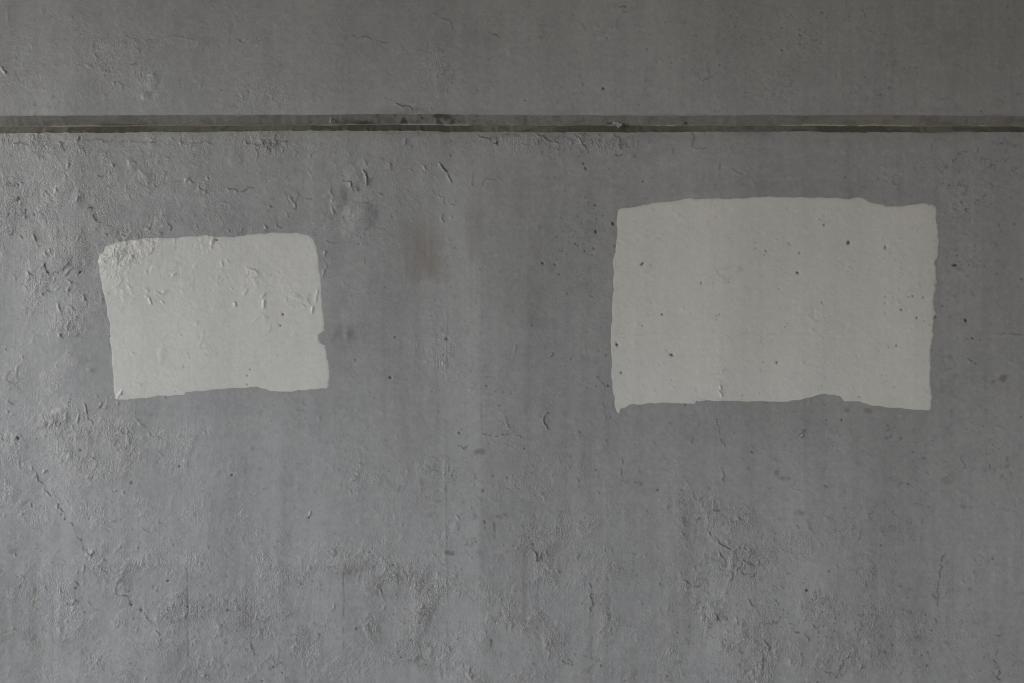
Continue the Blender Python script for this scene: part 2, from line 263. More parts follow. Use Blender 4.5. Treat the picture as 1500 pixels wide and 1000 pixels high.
while kk < 1150:                                       # small lifted chips, thickest where the paint crumbles most
    u_, v_ = rng.uniform(U0 + 30, U1 - 30), rng.uniform(V0 + 30, V1 - 30)
    if 166 < v_ < 199 or rng.random() > mk[int(v_ - V0), int(u_ - U0)] ** 1.1: continue
    a_ = rng.normal(1.35, .8); L_ = rng.uniform(2.0, 6) * rng.choice([1, 1, 1, 2.2]); n_ = 3
    pp = [(u_, v_)]
    for _ in range(n_):
        a_ += rng.normal(0, .55); pp.append((pp[-1][0] + math.cos(a_) * L_ / n_, pp[-1][1] + math.sin(a_) * L_ / n_))
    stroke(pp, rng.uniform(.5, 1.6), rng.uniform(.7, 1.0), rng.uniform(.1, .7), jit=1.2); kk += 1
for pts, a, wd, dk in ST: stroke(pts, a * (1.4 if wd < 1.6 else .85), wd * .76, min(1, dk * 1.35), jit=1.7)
# ticks and straight scores cut into the paint
for pts, a, wd, dk in [([(1055,239),(1055,256)],.8,1.1,1.), ([(1054,258),(1054,272)],.4,1.,.7), ([(719,936),(721,940),(720,948)],1.2,1.9,1.),
    ([(710,761),(710,766)],.6,1.4,1.), ([(710,770),(711,776)],.4,1.1,.7), ([(724,764),(725,788)],.4,1.3,.7), ([(748,765),(748,778)],.4,1.2,.6), ([(273,826),(275,850),(275,890)],.4,1.5,.75),
    ([(275,890),(276,950),(276,995)],.3,1.3,.5), ([(503,832),(504,870),(503,920),(505,975)],.4,1.4,.6), ([(706,560),(705,640)],.2,1.2,.3), ([(1234,88),(1236,150)],.2,1.,.35), ([(706,380),(706,520)],.15,1.3,.22),
    ([(1172,700),(1172,640)],.15,1.2,.1), ([(1012,880),(1012,960)],.1,1,.1), ([(1455,975),(1440,950)],.1,1.,.4), ([(13,0),(12,32)],-.5,1.2,0.)]:
    stroke(pts, a, wd, dk, jit=0.3, dark_only=True)
# casting seam up the middle of the lower wall, with crumbs along it
sm = sstep(330, 470, vv) * (0.5 + 0.5 * sstep(640, 700, vv))
cxs = 652.5 + 1.2 * np.sin(vv / 63.0) + 0.5 * np.sin(vv / 17.0)
h += sm * 0.6 * np.exp(-((uu - cxs) / 2.1) ** 2) * np.clip(0.35 + 0.6 * seamn, 0, 2)
dirt_shade = np.maximum(dirt_shade, 0.3 * sm * np.exp(-((uu - cxs - 1.6) / 1.2) ** 2) * sstep(-0.2, 1.2, seamn) * (1 - sstep(640, 700, vv) * .6))
h += 0.25 * sstep(-1.5, 1.5, 706 - uu) * sstep(380, 420, vv)      # board step
h += 0.2 * sstep(-1.0, 1.0, 493 - vv) * sstep(890, 900, uu)
for b in [(523, 316, 21, 17, 3.6, -20), (495, 292, 8, 18, 1.6, 10), (520, 262, 12, 14, 1.5, 0), (95, 278, 11, 13, 1.5, 0), (118, 290, 6, 11, 1.1, 0), (218, 260, 7, 9, 1.4, 0),
          (223, 120, 7, 9, 1.1, 0), (214, 141, 5, 6, 1.3, 0), (755, 606, 18, 14, 1.0, 0), (785, 618, 15, 16, 1.0, 20), (1211, 756, 5, 4, 1.2, 0), (688, 362, 12, 10, .5, 0),
          (526, 357, 7, 6, .7, 0), (132, 542, 6, 5, 1.2, 0), (226, 393, 6, 5, .9, 0), (345, 232, 10, 9, 1.0, 0), (195, 245, 5, 11, 1.0, 0), (1209, 858, 7, 8, .6, 0), (881, 974, 5, 5, .9, 0),
          (300, 520, 10, 10, .4, 0), (237, 516, 5, 10, .7, 0), (1140, 112, 26, 24, .5, 0), (30, 735, 9, 5, .9, -40), (130, 700, 5, 4, 1.2, 0), (80, 605, 5, 5, .9, 0), (90, 602, 5, 4, .9, 0), (665, 770, 7, 7, .8, 0)]:
    blister(*b[:4], b[4] * 1.3, b[5])
# holes left by air bubbles in the concrete
for d in [(770,147,1.4,.8),(884,130,1.9,1),(855,240,1.7,.9),(858,247,1.5,.8,60,2.),(893,247,1.2,.7),(942,266,1.5,.8),(872,301,1.6,.9),(884,316,1.1,.8),(898,328,2.,1,70,1.5),(829,280,1,.6),(862,296,1,.6),(870,306,1,.5),
    (776,9,1.2,.7),(700,132,1,.6),(840,21,1,.5),(854,124,1.1,.7),(948,72,1.2,.7),(984,92,1.1,.6),(936,154,1.3,.6),(890,56,1.4,.5),(1093,136,1.4,.7),(1172,52,1.6,.7),(1172,64,1.5,.6),(1146,74,1.7,.6),(1055,96,1.2,.7),(1078,40,1.1,.6),
    (1146,41,1.2,.6),(1188,34,1.1,.6),(1197,49,1,.5),(1227,39,1,.5),(1212,26,1.1,.6),(1280,12,1.2,.5),(1290,139,1.5,.7),(1296,140,1.2,.6),(1267,113,1.3,.6),(1224,237,1.,.6),(1239,260,1.4,.6),(1409,296,1.3,.8),(1465,330,1.2,.7),(1487,328,1.3,.8),(1207,330,1.5,.9),(1201,321,1.1,.7),
    (1438,163,1.1,.7),(1254,186,2.2,1),(1473,97,1,.5),(1477,10,1.4,.5),(1376,293,1.,.5),
    (1243,356,2.1,1,110,1.5),(1297,363,1.5,.8,100,1.9),(1168,400,1.8,1,20,1.3),(1155,357,1.2,.7),(1171,371,1.4,.8),(1027,415,1.3,.9,80,1.4),(1068,413,1.1,.5),(1107,364,1.1,.6),(1122,368,1.4,.7),(941,387,1.7,.9,140,2.),(970,461,1.6,1),(941,477,1.2,.9),(904,504,1.8,1,60,1.5),
    (984,519,1.8,1,30,1.7),(910,545,1.6,1),(977,512,1,.6),(950,461,1,.5),(955,443,1,.4),(1054,461,1.1,.7),(1050,463,1,.6),(1141,423,1.2,.6),(1204,443,1.2,.8),(1150,479,1.2,.7),(1297,435,1.1,.8),(1308,435,1,.5),(1331,435,1,.7),(1337,434,1.3,.9),(1353,436,1.2,.9),(1297,444,1,.8),(1297,458,1,.6),
    (1320,454,1.5,.9),(1343,466,1.3,.9,110,1.5),(1371,465,1.5,.9),(1354,470,1,.6),(1362,476,1,.6),(1367,467,1,.5),(1313,505,1.4,.9),(1302,507,1,.6),(1287,514,1,.5),(1118,529,1.1,.7),(1138,530,1.6,.8,110,1.5),(1115,541,1,.4),(1292,548,1,.5),(1088,578,1.2,.6),(1259,580,1.1,.7),(1310,565,1,.5),
    (1399,389,1.9,1,0,2.),(1403,374,1.2,.6),(1420,388,1.2,.7),(1443,390,1.,.6),(1497,409,1.6,.8),(1415,470,2.,1,75,1.4),(1381,448,1.2,.6),(1425,496,1.5,1),(1437,498,1.2,.7),(1418,496,1,.6),(1403,495,1,.4),(1430,531,1.3,.7),(1484,520,1,.5),(1497,610,1.4,.7),(1461,610,1,.4),
    (873,340,1.8,1,80,1.5),(838,338,1,.6),(843,357,1.3,.8),(847,360,1,.8),(857,368,1.3,.9),(870,364,1.3,.8),(868,374,1,.7),(873,388,1,.6),(795,386,1.6,1,60,1.5),(813,388,1.3,.8,60,1.4),(819,402,1.3,.8),(763,377,1,.4),(816,347,1,.7),(901,361,1.4,.8),(825,338,1,.5),
    (572,552,1.9,1,20,1.2),(579,494,1.3,.9),(565,421,1,.8),(526,358,1.1,.9),(521,526,1.2,.8),(515,507,1,.6),(713,564,1.3,.9),(780,477,1.2,.8),(673,633,1.6,.9),(738,573,1.2,.6),(690,543,1,.5),(677,543,1,.4),(711,534,1,.6),(748,524,1,.5),(837,524,1.1,.8),(874,564,1.2,.6),(891,564,1.7,.9),(888,519,1.2,.8),
    (891,517,1,.5),(878,512,1,.5),(768,656,1.5,.8),(633,572,1,.6),(543,573,1,.6),(643,601,1.5,.5),(654,497,2.2,.8),(882,480,1,.5),(850,632,1.8,.5),(895,610,1.4,.5),(910,608,1.2,.5),(672,652,1.4,.7),
    (415,461,1.8,1),(411,477,1.4,1),(397,403,1.2,.6),(162,508,1,.5),(161,504,1.1,.5),(103,584,1,.8),(102,588,1,.7),(27,641,2.1,1,80,1.4),(118,659,1.6,.8,20,1.3),(10,511,1.2,.6),(162,493,1.2,.8),(270,536,1,.7),(367,540,1.2,.8),(363,549,1,.8),(362,562,1.2,.6),(244,581,1.2,.8),(258,572,1,.5),(267,491,1,.6),(178,688,1.,.4),
    (193,706,2.,.7,110,1.4),(263,682,1.5,1),(340,695,1.3,1,110,1.5),(453,757,1.5,1),(178,760,1.2,.6),(246,850,1.5,1,-20,1.4),(203,802,1.1,.6),(298,889,1.1,.7),(334,893,1.5,1,80,1.4),(325,915,1.2,.9),(411,970,1.6,1),(401,976,1.4,1),(414,985,1.1,.8),(421,916,1,.6),(369,914,1,.6),(285,932,1.1,.6),(111,861,1.8,.8),
    (274,863,1.2,.8),(275,888,1.4,.8),(192,885,1.6,.9,30,1.6),(207,893,1.7,.9,60,1.4),(398,820,1.,.7),(332,843,1.1,.6),(384,997,1.1,.9),(90,753,1.2,.9),(95,760,1.2,.9),(312,676,1,.4),(323,690,1,.5),(192,972,1,.6),
    (576,827,1.4,.9),(615,911,1.4,1),(577,899,1.1,.9),(628,945,1.2,.9),(588,962,1.3,.9),(522,920,1.6,.8,90,1.4),(651,860,1,.8),(874,687,1.3,.7),(942,884,1.3,.8),(964,717,1.4,.9),(978,990,1.4,.9),(708,718,1.6,.8),(723,696,1.2,.6),(743,699,1.4,.7,0,1.5),(1003,781,1.4,.7),(881,974,2.,.7),(850,711,1.5,.4),
    (1182,864,1.8,1,0,1.4),(1291,798,1.2,.9,0,1.4),(1102,661,1.5,1),(1233,614,1.3,1),(1211,614,1,.8),(1148,892,1.,.7),(1090,820,1.1,.8),(1062,945,1.2,.8),(1149,892,1,.5),(1215,836,1.7,.7),(1005,592,1.8,.7),(1208,592,1,.5),(1301,622,1.8,.5),(1259,937,1.,.6),(1038,998,1.2,.8),
    (1200,820,.9,.3),(984,555,1.1,.5),(966,533,1,.5),(655,910,1,.4),(1098,743,1,.5)]:
    dot(d[0], d[1], d[2] * .97, *d[3:])
for _ in range(150):
    dot(rng.uniform(U0 + 20, U1 - 20), rng.uniform(V0 + 20, V1 - 20), rng.uniform(.8, 1.1), rng.uniform(.2, .55))
for _ in range(60):
    dot(rng.normal(1150, 170), rng.uniform(5, 165), rng.uniform(.8, 1.2), rng.uniform(.25, .5))
for _ in range(90): dot(min(rng.normal(1150, 260), U1 - 20), rng.uniform(300, 1000), rng.uniform(.7, 1.1), rng.uniform(.25, .6))
for _ in range(40): dot(rng.normal(850, 28), rng.normal(360, 45), rng.uniform(.7, 1.1), rng.uniform(.3, .7))
scr = Z0 + .30 + .15 * sstep(650, 900, vv) + .9 * G(860, 208, 150, 16) + .7 * G(1440, 290, 90, 90) + .6 * G(1180, 60, 150, 60) + .5 * G(640, 110, 40, 80) + .5 * G(1380, 700, 160, 100) + .5 * G(700, 760, 60, 130) + .6 * G(1300, 920, 180, 90)
fl = np.exp(-((N(3.4, 4.4)) / .10) ** 2) * sstep(-.1, .8, N(4)) * sstep(-.3, 1.0, N(12))
dirt_shade = np.maximum(dirt_shade, np.clip(.95 * fl * scr + 1.1 * np.clip(N(.95) - 1.65, 0, 1.5) * scr * sstep(-.6, 1, N(15)), 0, .75))
h += .25 * fl * scr

# -- stains, paint tones and painted sheen: fraction by which the paint differs there
tone = 0.022 * N(60, 120) + 0.028 * N(24, 90) + 0.02 * n9 + 0.012 * N(2.2, 70) + 0.006 * N(40, 1.5) + 0.012 * n3
tone += -0.05 * sstep(-5, 5, uu - 705 + 4 * n40) * sstep(200, 380, vv)
tone += -0.075 * sstep(-2, 2, vv - 825) * sstep(-4, 4, 640 - uu) * (0.7 + .3 * n16)
tone += 0.03 * sstep(-3, 3, vv - 325) * sstep(-8, 8, 110 - uu)
# an older roller coat, slightly darker, shows round both pale patches
def sdbox(x0, y0, x1, y1, r):
    qx = np.abs(uu - (x0 + x1) / 2) - (x1 - x0) / 2 + r; qy = np.abs(vv - (y0 + y1) / 2) - (y1 - y0) / 2 + r
    return np.hypot(np.maximum(qx, 0), np.maximum(qy, 0)) + np.minimum(np.maximum(qx, qy), 0) - r
tone += -0.055 * sstep(9, -9, sdbox(112, 300, 505, 620, 26) + 6 * n9)
tone += -0.022 * sstep(9, -9, sdbox(862, 268, 1400, 650, 26) + 6 * n9)
for u0, wd, a, va, vb in [(84, 24, .12, -400, 1300), (20, 18, -.03, -400, 1300), (395, 22, .065, 590, 1000), (300, 26, .045, 600, 1000), (676, 26, .06, 230, 1300), (590, 20, -.03, 200, 700), (760, 40, -.03, 250, 1300),  # vertical tone bands; the bright left one is painted sheen
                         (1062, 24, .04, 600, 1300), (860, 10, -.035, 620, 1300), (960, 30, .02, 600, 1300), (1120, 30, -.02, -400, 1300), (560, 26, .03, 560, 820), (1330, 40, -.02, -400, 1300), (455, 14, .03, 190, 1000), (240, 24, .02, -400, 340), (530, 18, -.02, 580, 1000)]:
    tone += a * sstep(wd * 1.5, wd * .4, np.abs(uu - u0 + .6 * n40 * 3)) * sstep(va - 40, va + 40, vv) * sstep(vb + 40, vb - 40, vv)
tone += 0.014 * N(5, 60) * (1 + n90 * .3) + .020 * N(1.0) + .020 * n2
for _ in range(26):                                   # thin runs down the wall
    u0, v0_, L_ = rng.uniform(0, 1500), rng.uniform(180, 850), rng.uniform(60, 320)
    tone += rng.uniform(-.07, .03) * np.exp(-((uu - u0 - 2 * np.sin(vv / 60 + u0)) / rng.uniform(1.2, 4)) ** 2) * sstep(v0_, v0_ + 10, vv) * sstep(v0_ + L_, v0_ + L_ * .3, vv)
streak = np.clip(N(3.5, 60), 0, 2.5) * sstep(-1, 1, N(30, 60))
stain = Z0.copy()                                     # olive brown grime
stain += 0.05 * sstep(-12, 12, 28 - np.abs(uu - 616 - (vv - 360) * .12)) * sstep(-26, 26, 46 - np.abs(vv - 366)) * (0.75 + .3 * N(4, 20))
stain += 0.10 * G(615, 345, 40, 70) + 0.15 * G(700, 320, 14, 40) + 0.10 * G(622, 450, 36, 40) + 0.12 * G(765, 440, 30, 40)
stain += 0.42 * G(508, 489, 24, 11) * np.clip(.7 + .5 * N(1.5, 6), 0, 1.6) + 0.14 * G(505, 512, 30, 26) * (0.8 + .4 * n5) + 0.22 * G(655, 225, 10, 30)
for (u, v, r, a) in [(1142,687,7,.55),(1155,689,7,.6),(1202,711,6,.45),(1168,750,9,.5),(1258,670,7,.45),(1350,669,9,.5),(1388,702,10,.6),(1470,678,7,.5),(1469,554,9,.65),(1440,558,5,.35),(1378,518,6,.45),(1162,603,4,.4),(1242,604,5,.45),(1273,605,7,.5),(1303,622,5,.5),
                     (1037,704,5,.5),(1140,668,7,.4),(932,703,6,.6),(661,808,8,.6),(735,553,4,.1),(1298,775,8,.35),(1330,893,7,.45),(1345,938,14,.5),(1325,940,8,.4),(1372,867,6,.5),(1422,738,6,.4),(1467,560,6,.5),(1386,946,8,.3),(1337,962,6,.5),
                     (965,685,6,.15),(705,800,5,.3),(745,755,9,.5),(732,755,7,.5),(20,800,9,.4),(60,832,9,.45),(40,925,14,.45),(35,985,12,.5),(55,860,9,.4),(12,560,9,.2),(100,45,8,.3),(625,700,7,.3),(640,735,5,.3),(770,680,30,.18),(495,852,20,.35),(505,840,9,.3),(965,832,20,.15),(520,835,16,.35),(708,668,8,.5),(700,690,14,.2),(630,905,22,.35),
                     (1045,640,16,.25),(915,520,7,.2),(900,414,5,.4),(735,380,25,.1),(1060,560,3,.5),(718,50,14,.3),(1160,105,20,.25),(1265,55,10,.35),(1120,60,12,.2),(1390,60,14,.25),(55,150,6,.45),(75,155,4,.3),(865,600,22,.22),(1090,700,14,.15)]:
    b_ = r < 10
    stain = stain + (1.0 if b_ else .55) * a * sstep(.25, .85, np.exp(-((uu - u + .5 * warpx) / (r * 1.1)) ** 2 - ((vv - v + .6 * warpy) / (r * .8)) ** 2) * (0.85 + (.45 if b_ else .25) * n3 + .28 * n2))
low_l = sstep(760, 1000, vv)
stain += low_l * (0.06 + 0.08 * np.clip(n16, 0, 2)) * dens
stain += 0.08 * streak * (G(40, 920, 100, 130) + .7 * G(60, 900, 120, 220) + G(860, 860, 150, 300) + .8 * G(40, 80, 80, 120) + .7 * G(780, 720, 90, 120) + .5 * G(640, 90, 60, 100))
stain += 0.16 * G(40, 930, 70, 110) * np.clip(.6 + .5 * N(4, 26), 0, 1.6) + 0.035 * streak * sstep(400, 900, uu)
# dirt that has run out of the groove and gathered under it
stain += (0.45 * np.exp(-np.clip(vv - 194, 0, 999) / 5.0) + 0.12 * np.exp(-np.clip(vv - 194, 0, 999) / 26.0)) * (vv > 180) * (0.35 + .65 * sstep(-.8, 1.2, N(18, 3))) * (0.45 + .75 * G(820, 200, 170, 60) + .3 * sstep(500, 700, uu))
stain += 0.4 * np.exp(-np.clip(170 - vv, 0, 999) / 3.0) * (vv < 180) * (0.25 + .75 * sstep(0.2, 1.6, N(9, 2)))
stain += 0.3 * G(600, 164, 50, 7) * np.clip(.7 + .6 * n3, 0, 2)
stain = np.clip(stain + 0.05 * np.clip(n9, 0, 2), 0, 1)
# grime sits in the low spots of the crumbled paint
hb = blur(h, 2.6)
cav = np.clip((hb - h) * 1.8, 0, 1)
dirt_shade = np.clip(dirt_shade + 0.30 * cav * np.clip(dens * 1.2, .1, 1) * (0.4 + .6 * sstep(-.5, 1, N(26))), 0, 1)
bru = N(2.0, 14)
rust = 0.46 * sstep(-5, 5, 21 - np.abs(uu - 613 - (vv - 360) * .10) + 1.5 * bru) * sstep(-9, 9, 40 - np.abs(vv - 366) + 6 * bru) * (.9 + .10 * bru)
rust += 0.26 * sstep(-5, 5, 15 - np.abs(uu - 637 - (vv - 360) * .05) + 3 * bru) * sstep(-9, 9, 36 - np.abs(vv - 378) + 6 * bru)
rust += 0.22 * sstep(-3, 3, 13 - np.abs(uu - 694) + 2 * bru) * sstep(-8, 8, 34 - np.abs(vv - 342) + 4 * bru)
rust = np.clip(rust, 0, 1)
del hb
h = (h - low) * 1.3 + low

def smp(a, u, v):
    """bilinear look-up, mirrored outside the mapped area"""
    x = np.abs(np.asarray(u, float) - U0 - .5); y = np.abs(np.asarray(v, float) - V0 - .5)
    x = np.abs((x + (RW - 2)) % (2 * (RW - 2)) - (RW - 2)) if False else np.abs(((x + (RW - 2)) % (2 * (RW - 2))) - (RW - 2))
    y = np.abs(((y + (RH - 2)) % (2 * (RH - 2))) - (RH - 2))
    x0 = np.clip(x.astype(int), 0, RW - 2); y0 = np.clip(y.astype(int), 0, RH - 2); fx_, fy_ = x - x0, y - y0
    return (a[y0, x0] * (1 - fx_) * (1 - fy_) + a[y0, x0 + 1] * fx_ * (1 - fy_) + a[y0 + 1, x0] * (1 - fx_) * fy_ + a[y0 + 1, x0 + 1] * fx_ * fy_)
def relief(u, v):
    u, v = np.broadcast_arrays(u, v)
    k = np.clip(1 - np.maximum(np.maximum(-150 - u, u - 1650), 0) / 160.0, 0, 1)      # the wall is only coarse far beyond the view
    return (smp(h, u, v) * k + smp(far_h, u, v) * (1 - k)) * 0.001

# ------------------------------------------------------------------ materials
def mat(name):
    m = bpy.data.materials.new(name); m.use_nodes = True
    t = m.node_tree; t.nodes.clear()
    o = t.nodes.new('ShaderNodeOutputMaterial'); b = t.nodes.new('ShaderNodeBsdfPrincipled')
    t.links.new(b.outputs[0], o.inputs[0]); return m, t, b
class NB:
    def __init__(s, t): s.t = t
    def n(s, k, **kw):
        x = s.t.nodes.new(k)
        for a, b in kw.items(): setattr(x, a, b)
        return x
    def l(s, a, b): s.t.links.new(a, b)
    def attr(s, nm): return s.n('ShaderNodeAttribute', attribute_name=nm).outputs['Fac']
    def math(s, op, a, b=None, c=None):
        x = s.n('ShaderNodeMath', operation=op)
        for i, q in enumerate((a, b, c)):
            if q is None: continue
            if hasattr(q, 'links'): s.l(q, x.inputs[i])
            else: x.inputs[i].default_value = q
        return x.outputs[0]
    def noise(s, sc, det=3, rough=.6, vec=None, scale=None):
        tc = s.n('ShaderNodeTexCoord').outputs['Object']
        if scale:
            mp = s.n('ShaderNodeMapping'); mp.inputs['Scale'].default_value = scale; s.l(tc, mp.inputs['Vector']); tc = mp.outputs[0]
        x = s.n('ShaderNodeTexNoise'); x.inputs['Scale'].default_value = sc; x.inputs['Detail'].default_value = det; x.inputs['Roughness'].default_value = rough
        s.l(tc, x.inputs['Vector']); return x.outputs['Fac']
    def mix(s, f, a, b, mode='MIX'):
        x = s.n('ShaderNodeMix', data_type='RGBA', blend_type=mode)
        for i, q in ((0, f), (6, a), (7, b)):
            if hasattr(q, 'links'): s.l(q, x.inputs[i])
            elif isinstance(q, tuple): x.inputs[i].default_value = (*q, 1)
            else: x.inputs[i].default_value = q
        return x.outputs[2]
    def scale(s, col, f):
        x = s.n('ShaderNodeVectorMath', operation='SCALE'); s.l(col, x.inputs[0]); s.l(f, x.inputs['Scale']); return x.outputs[0]
    def rgb(s, c):
        x = s.n('ShaderNodeRGB'); x.outputs[0].default_value = (*c, 1); return x.outputs[0]

def paint(name, col, col2, grime, rough, stain_k, bump=1.0):
    m, t, b = mat(name); q = NB(t)
    mott = q.noise(3.2, 4, .55)
    base = q.mix(mott, col, col2)
    fine = q.noise(260, 2, .6)
    mid = q.noise(34, 4, .65)
    lin = q.noise(160, 2, .5, scale=(1, 1, .04)); lin2 = q.noise(190, 2, .5, scale=(.05, 1, 1))
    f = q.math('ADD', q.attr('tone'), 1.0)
    f = q.math('ADD', f, q.math('MULTIPLY', q.math('SUBTRACT', fine, .5), .16))
    f = q.math('ADD', f, q.math('MULTIPLY', q.math('SUBTRACT', mid, .5), .13))
    f = q.math('ADD', f, q.math('MULTIPLY', q.math('SUBTRACT', lin, .5), .035))
    f = q.math('ADD', f, q.math('MULTIPLY', q.math('SUBTRACT', lin2, .5), .025))
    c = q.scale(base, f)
    c = q.mix(q.math('MULTIPLY', q.attr('rust'), stain_k), c, (.255, .218, .195))
    c = q.mix(q.math('MULTIPLY', q.attr('stain'), stain_k), c, grime)
    c = q.mix(q.math('MULTIPLY', q.attr('dirt_shade'), .85), c, (.055, .05, .043))
    c = q.mix(q.attr('pit'), c, (.006, .006, .006))  # holes painted near black to stand for the shade of their depth
    q.l(c, b.inputs['Base Color'])
    r = q.math('ADD', rough, q.math('MULTIPLY', q.math('SUBTRACT', mid, .5), .22))
    r = q.math('ADD', r, q.math('MULTIPLY', q.attr('dirt_shade'), .3)); r = q.math('ADD', r, q.math('MULTIPLY', q.attr('stain'), .25))
    q.l(r, b.inputs['Roughness']); b.inputs['IOR'].default_value = 1.48
    hsum = q.math('MULTIPLY', q.math('ADD', q.math('MULTIPLY', fine, .45), q.math('MULTIPLY', q.noise(120, 2, .5), .9)), q.math('ADD', .42, q.attr('crumb')))
    worm = q.math('ABSOLUTE', q.math('SUBTRACT', q.noise(95, 3, .6), .5)); worm = q.math('SUBTRACT', .5, q.math('MINIMUM', q.math('MULTIPLY', worm, 4.0), .5))
    hsum = q.math('ADD', hsum, q.math('MULTIPLY', worm, q.math('MULTIPLY', q.attr('crumb'), 2.6)))
    hsum = q.math('ADD', hsum, q.math('MULTIPLY', q.noise(210, 3, .6), q.math('MULTIPLY', q.attr('crumb'), 1.6)))
    hsum = q.math('ADD', hsum, q.math('MULTIPLY', lin, .08)); hsum = q.math('ADD', hsum, q.math('MULTIPLY', lin2, .06))
    bp = q.n('ShaderNodeBump'); bp.inputs['Strength'].default_value = 1.0; bp.inputs['Distance'].default_value = .0012 * bump
    q.l(hsum, bp.inputs['Height']); q.l(bp.outputs[0], b.inputs['Normal'])
    return m
M_wall = paint('aged_grey_paint', (.338, .345, .372), (.322, .329, .350), (.115, .105, .078), .36, .9)
M_patch = paint('fresh_pale_paint', (.606, .610, .626), (.592, .596, .584), (.19, .18, .14), .38, .22, .62)

m, t, b = mat('bare_concrete'); q = NB(t)
sp = q.noise(26, 5, .65, scale=(.25, 1, 1)); f2_ = q.noise(150, 3, .6); ve = q.noise(70, 2, .6, scale=(.3, .6, .6))
c = q.mix(sp, (.278, .268, .258), (.345, .334, .322))
c = q.mix(q.math('MULTIPLY', q.math('SUBTRACT', f2_, .42), 1.2), c, (.075, .066, .055))
c = q.mix(q.attr('dirt_shade'), c, (.028, .024, .018))
c = q.mix(q.attr('paint'), c, (.50, .485, .44))
q.l(c, b.inputs['Base Color']); b.inputs['Roughness'].default_value = .85
bp = q.n('ShaderNodeBump'); bp.inputs['Distance'].default_value = .0012; bp.inputs['Strength'].default_value = .8
q.l(q.math('ADD', q.noise(90, 4, .7), ve), bp.inputs['Height']); q.l(bp.outputs[0], b.inputs['Normal'])
M_groove = m

def plain(name, c1, c2, sc, rough):
    m, t, b = mat(name); q = NB(t); q.l(q.mix(q.noise(sc, 5, .6), c1, c2), b.inputs['Base Color']); b.inputs['Roughness'].default_value = rough
    bp = q.n('ShaderNodeBump'); bp.inputs['Distance'].default_value = .004; q.l(q.noise(sc * 12, 4, .6), bp.inputs['Height']); q.l(bp.outputs[0], b.inputs['Normal']); return m
M_ground = plain('paving', (.33, .335, .33), (.41, .415, .41), 1.3, .85)
M_deck = plain('shuttered_concrete', (.30, .305, .275), (.36, .365, .33), .8, .8)  # for the added ceiling and blocking wall, olive to tint their bounce
M_grass = plain('rough_grass', (.05, .075, .025), (.075, .10, .04), 2.0, .9)
M_flake = plain('lifted_paint', (.36, .365, .37), (.33, .33, .325), 40, .42)
M_white = plain('white_filler', (.55, .55, .52), (.48, .48, .44), 60, .55)

# ------------------------------------------------------------------ mesh helpers
def link(name, me, parent=None, m=None):
    o = bpy.data.objects.new(name, me); C.objects.link(o)
    if parent: o.parent = parent
    if m: me.materials.append(m)
    return o
def quads_mesh(name, co_, faces, attrs=None, smooth=True):
    me = bpy.data.meshes.new(name)
    me.vertices.add(len(co_)); me.vertices.foreach_set('co', np.ascontiguousarray(co_, np.float32).ravel())
    me.loops.add(faces.size); me.loops.foreach_set('vertex_index', np.ascontiguousarray(faces, np.int32).ravel())
    me.polygons.add(len(faces)); me.polygons.foreach_set('loop_start', np.arange(len(faces), dtype=np.int32) * 4)
    me.polygons.foreach_set('use_smooth', np.full(len(faces), smooth))
    for k, a in (attrs or {}).items():
        at = me.attributes.new(k, 'FLOAT', 'POINT'); at.data.foreach_set('value', np.ascontiguousarray(a, np.float32).ravel())
    me.update(calc_edges=True); me.validate(); return me
def grid_faces(nr, nc):
    i = np.arange(nr * nc).reshape(nr, nc)
    return np.stack([i[:-1, :-1], i[1:, :-1], i[1:, 1:], i[:-1, 1:]], -1).reshape(-1, 4)   # faces look towards -y

def box(name, x0, x1, y0, y1, z0, z1, m, kind='structure'):
    v = [(x, y, z) for x in (x0, x1) for y in (y0, y1) for z in (z0, z1)]
    f = [(0, 1, 3, 2), (4, 6, 7, 5), (0, 4, 5, 1), (2, 3, 7, 6), (0, 2, 6, 4), (1, 5, 7, 3)]
    me = bpy.data.meshes.new(name); me.from_pydata(v, [], f); me.update()
    o = link(name, me, None, m)
    if kind: o['kind'] = kind
    return o

# ------------------------------------------------------------------ ground and unseen underpass, added to shape the light
box('ground', -60, 60, -60, 40, -.3, 0.0, M_ground)
DECK_X0 = -7.5
box('added_ceiling', DECK_X0, 16, -9.0, 0.0, 3.9, 4.6, M_deck)  # unseen, added to shade the wall and shape the falloff
box('added_blocker_wall', -2.5, 16, -9.0, -8.4, 0.0, 3.9, M_deck)  # unseen, added to block light from the front

# ------------------------------------------------------------------ the wall
STEP = 1.3
def axis(a0, a1, lo, hi, mid=(-160, 1660)):
    c = list(np.arange(a0, a1 + .01, STEP)); s = 3.0; x = c[-1]
    while x < hi:
        s = 3.0 if x < mid[1] else min(s * 1.12, 90); x += s; c.append(min(x, hi))
    s = 3.0; x = c[0]; left = []
    while x > lo:
        s = 3.0 if x > mid[0] else min(s * 1.12, 90); x -= s; left.append(max(x, lo))
    return np.array(left[::-1] + c)
XL, XR = 750 + (DECK_X0) / S, 750 + 16 / S
ua = axis(-21, 1521, XL, XR)
n1d = lambda s, a: a * np.interp(ua, np.arange(RW) + U0, blur(np.tile(rng.standard_normal(RW).astype(np.float32), (RH, 1)), s, 0.001)[0] * math.sqrt(s * 3.5))
top_e = np.interp(ua, [-999, 0, 150, 400, 650, 830, 1000, 1250, 1500, 3000], [171, 170.5, 170, 168.8, 168, 169.2, 170, 169, 170.8, 171]) + n1d(14, .3) + n1d(2.2, .12)
bot_e = np.interp(ua, [-999, 0, 60, 300, 500, 700, 1000, 1300, 1500, 3000], [196, 196, 195.2, 194, 192.5, 193.3, 193.8, 194, 194.5, 195]) + n1d(14, .35) + n1d(2.0, .3)
nlow, nup = int((1021 - 195) / STEP), int((170 + 21) / STEP)
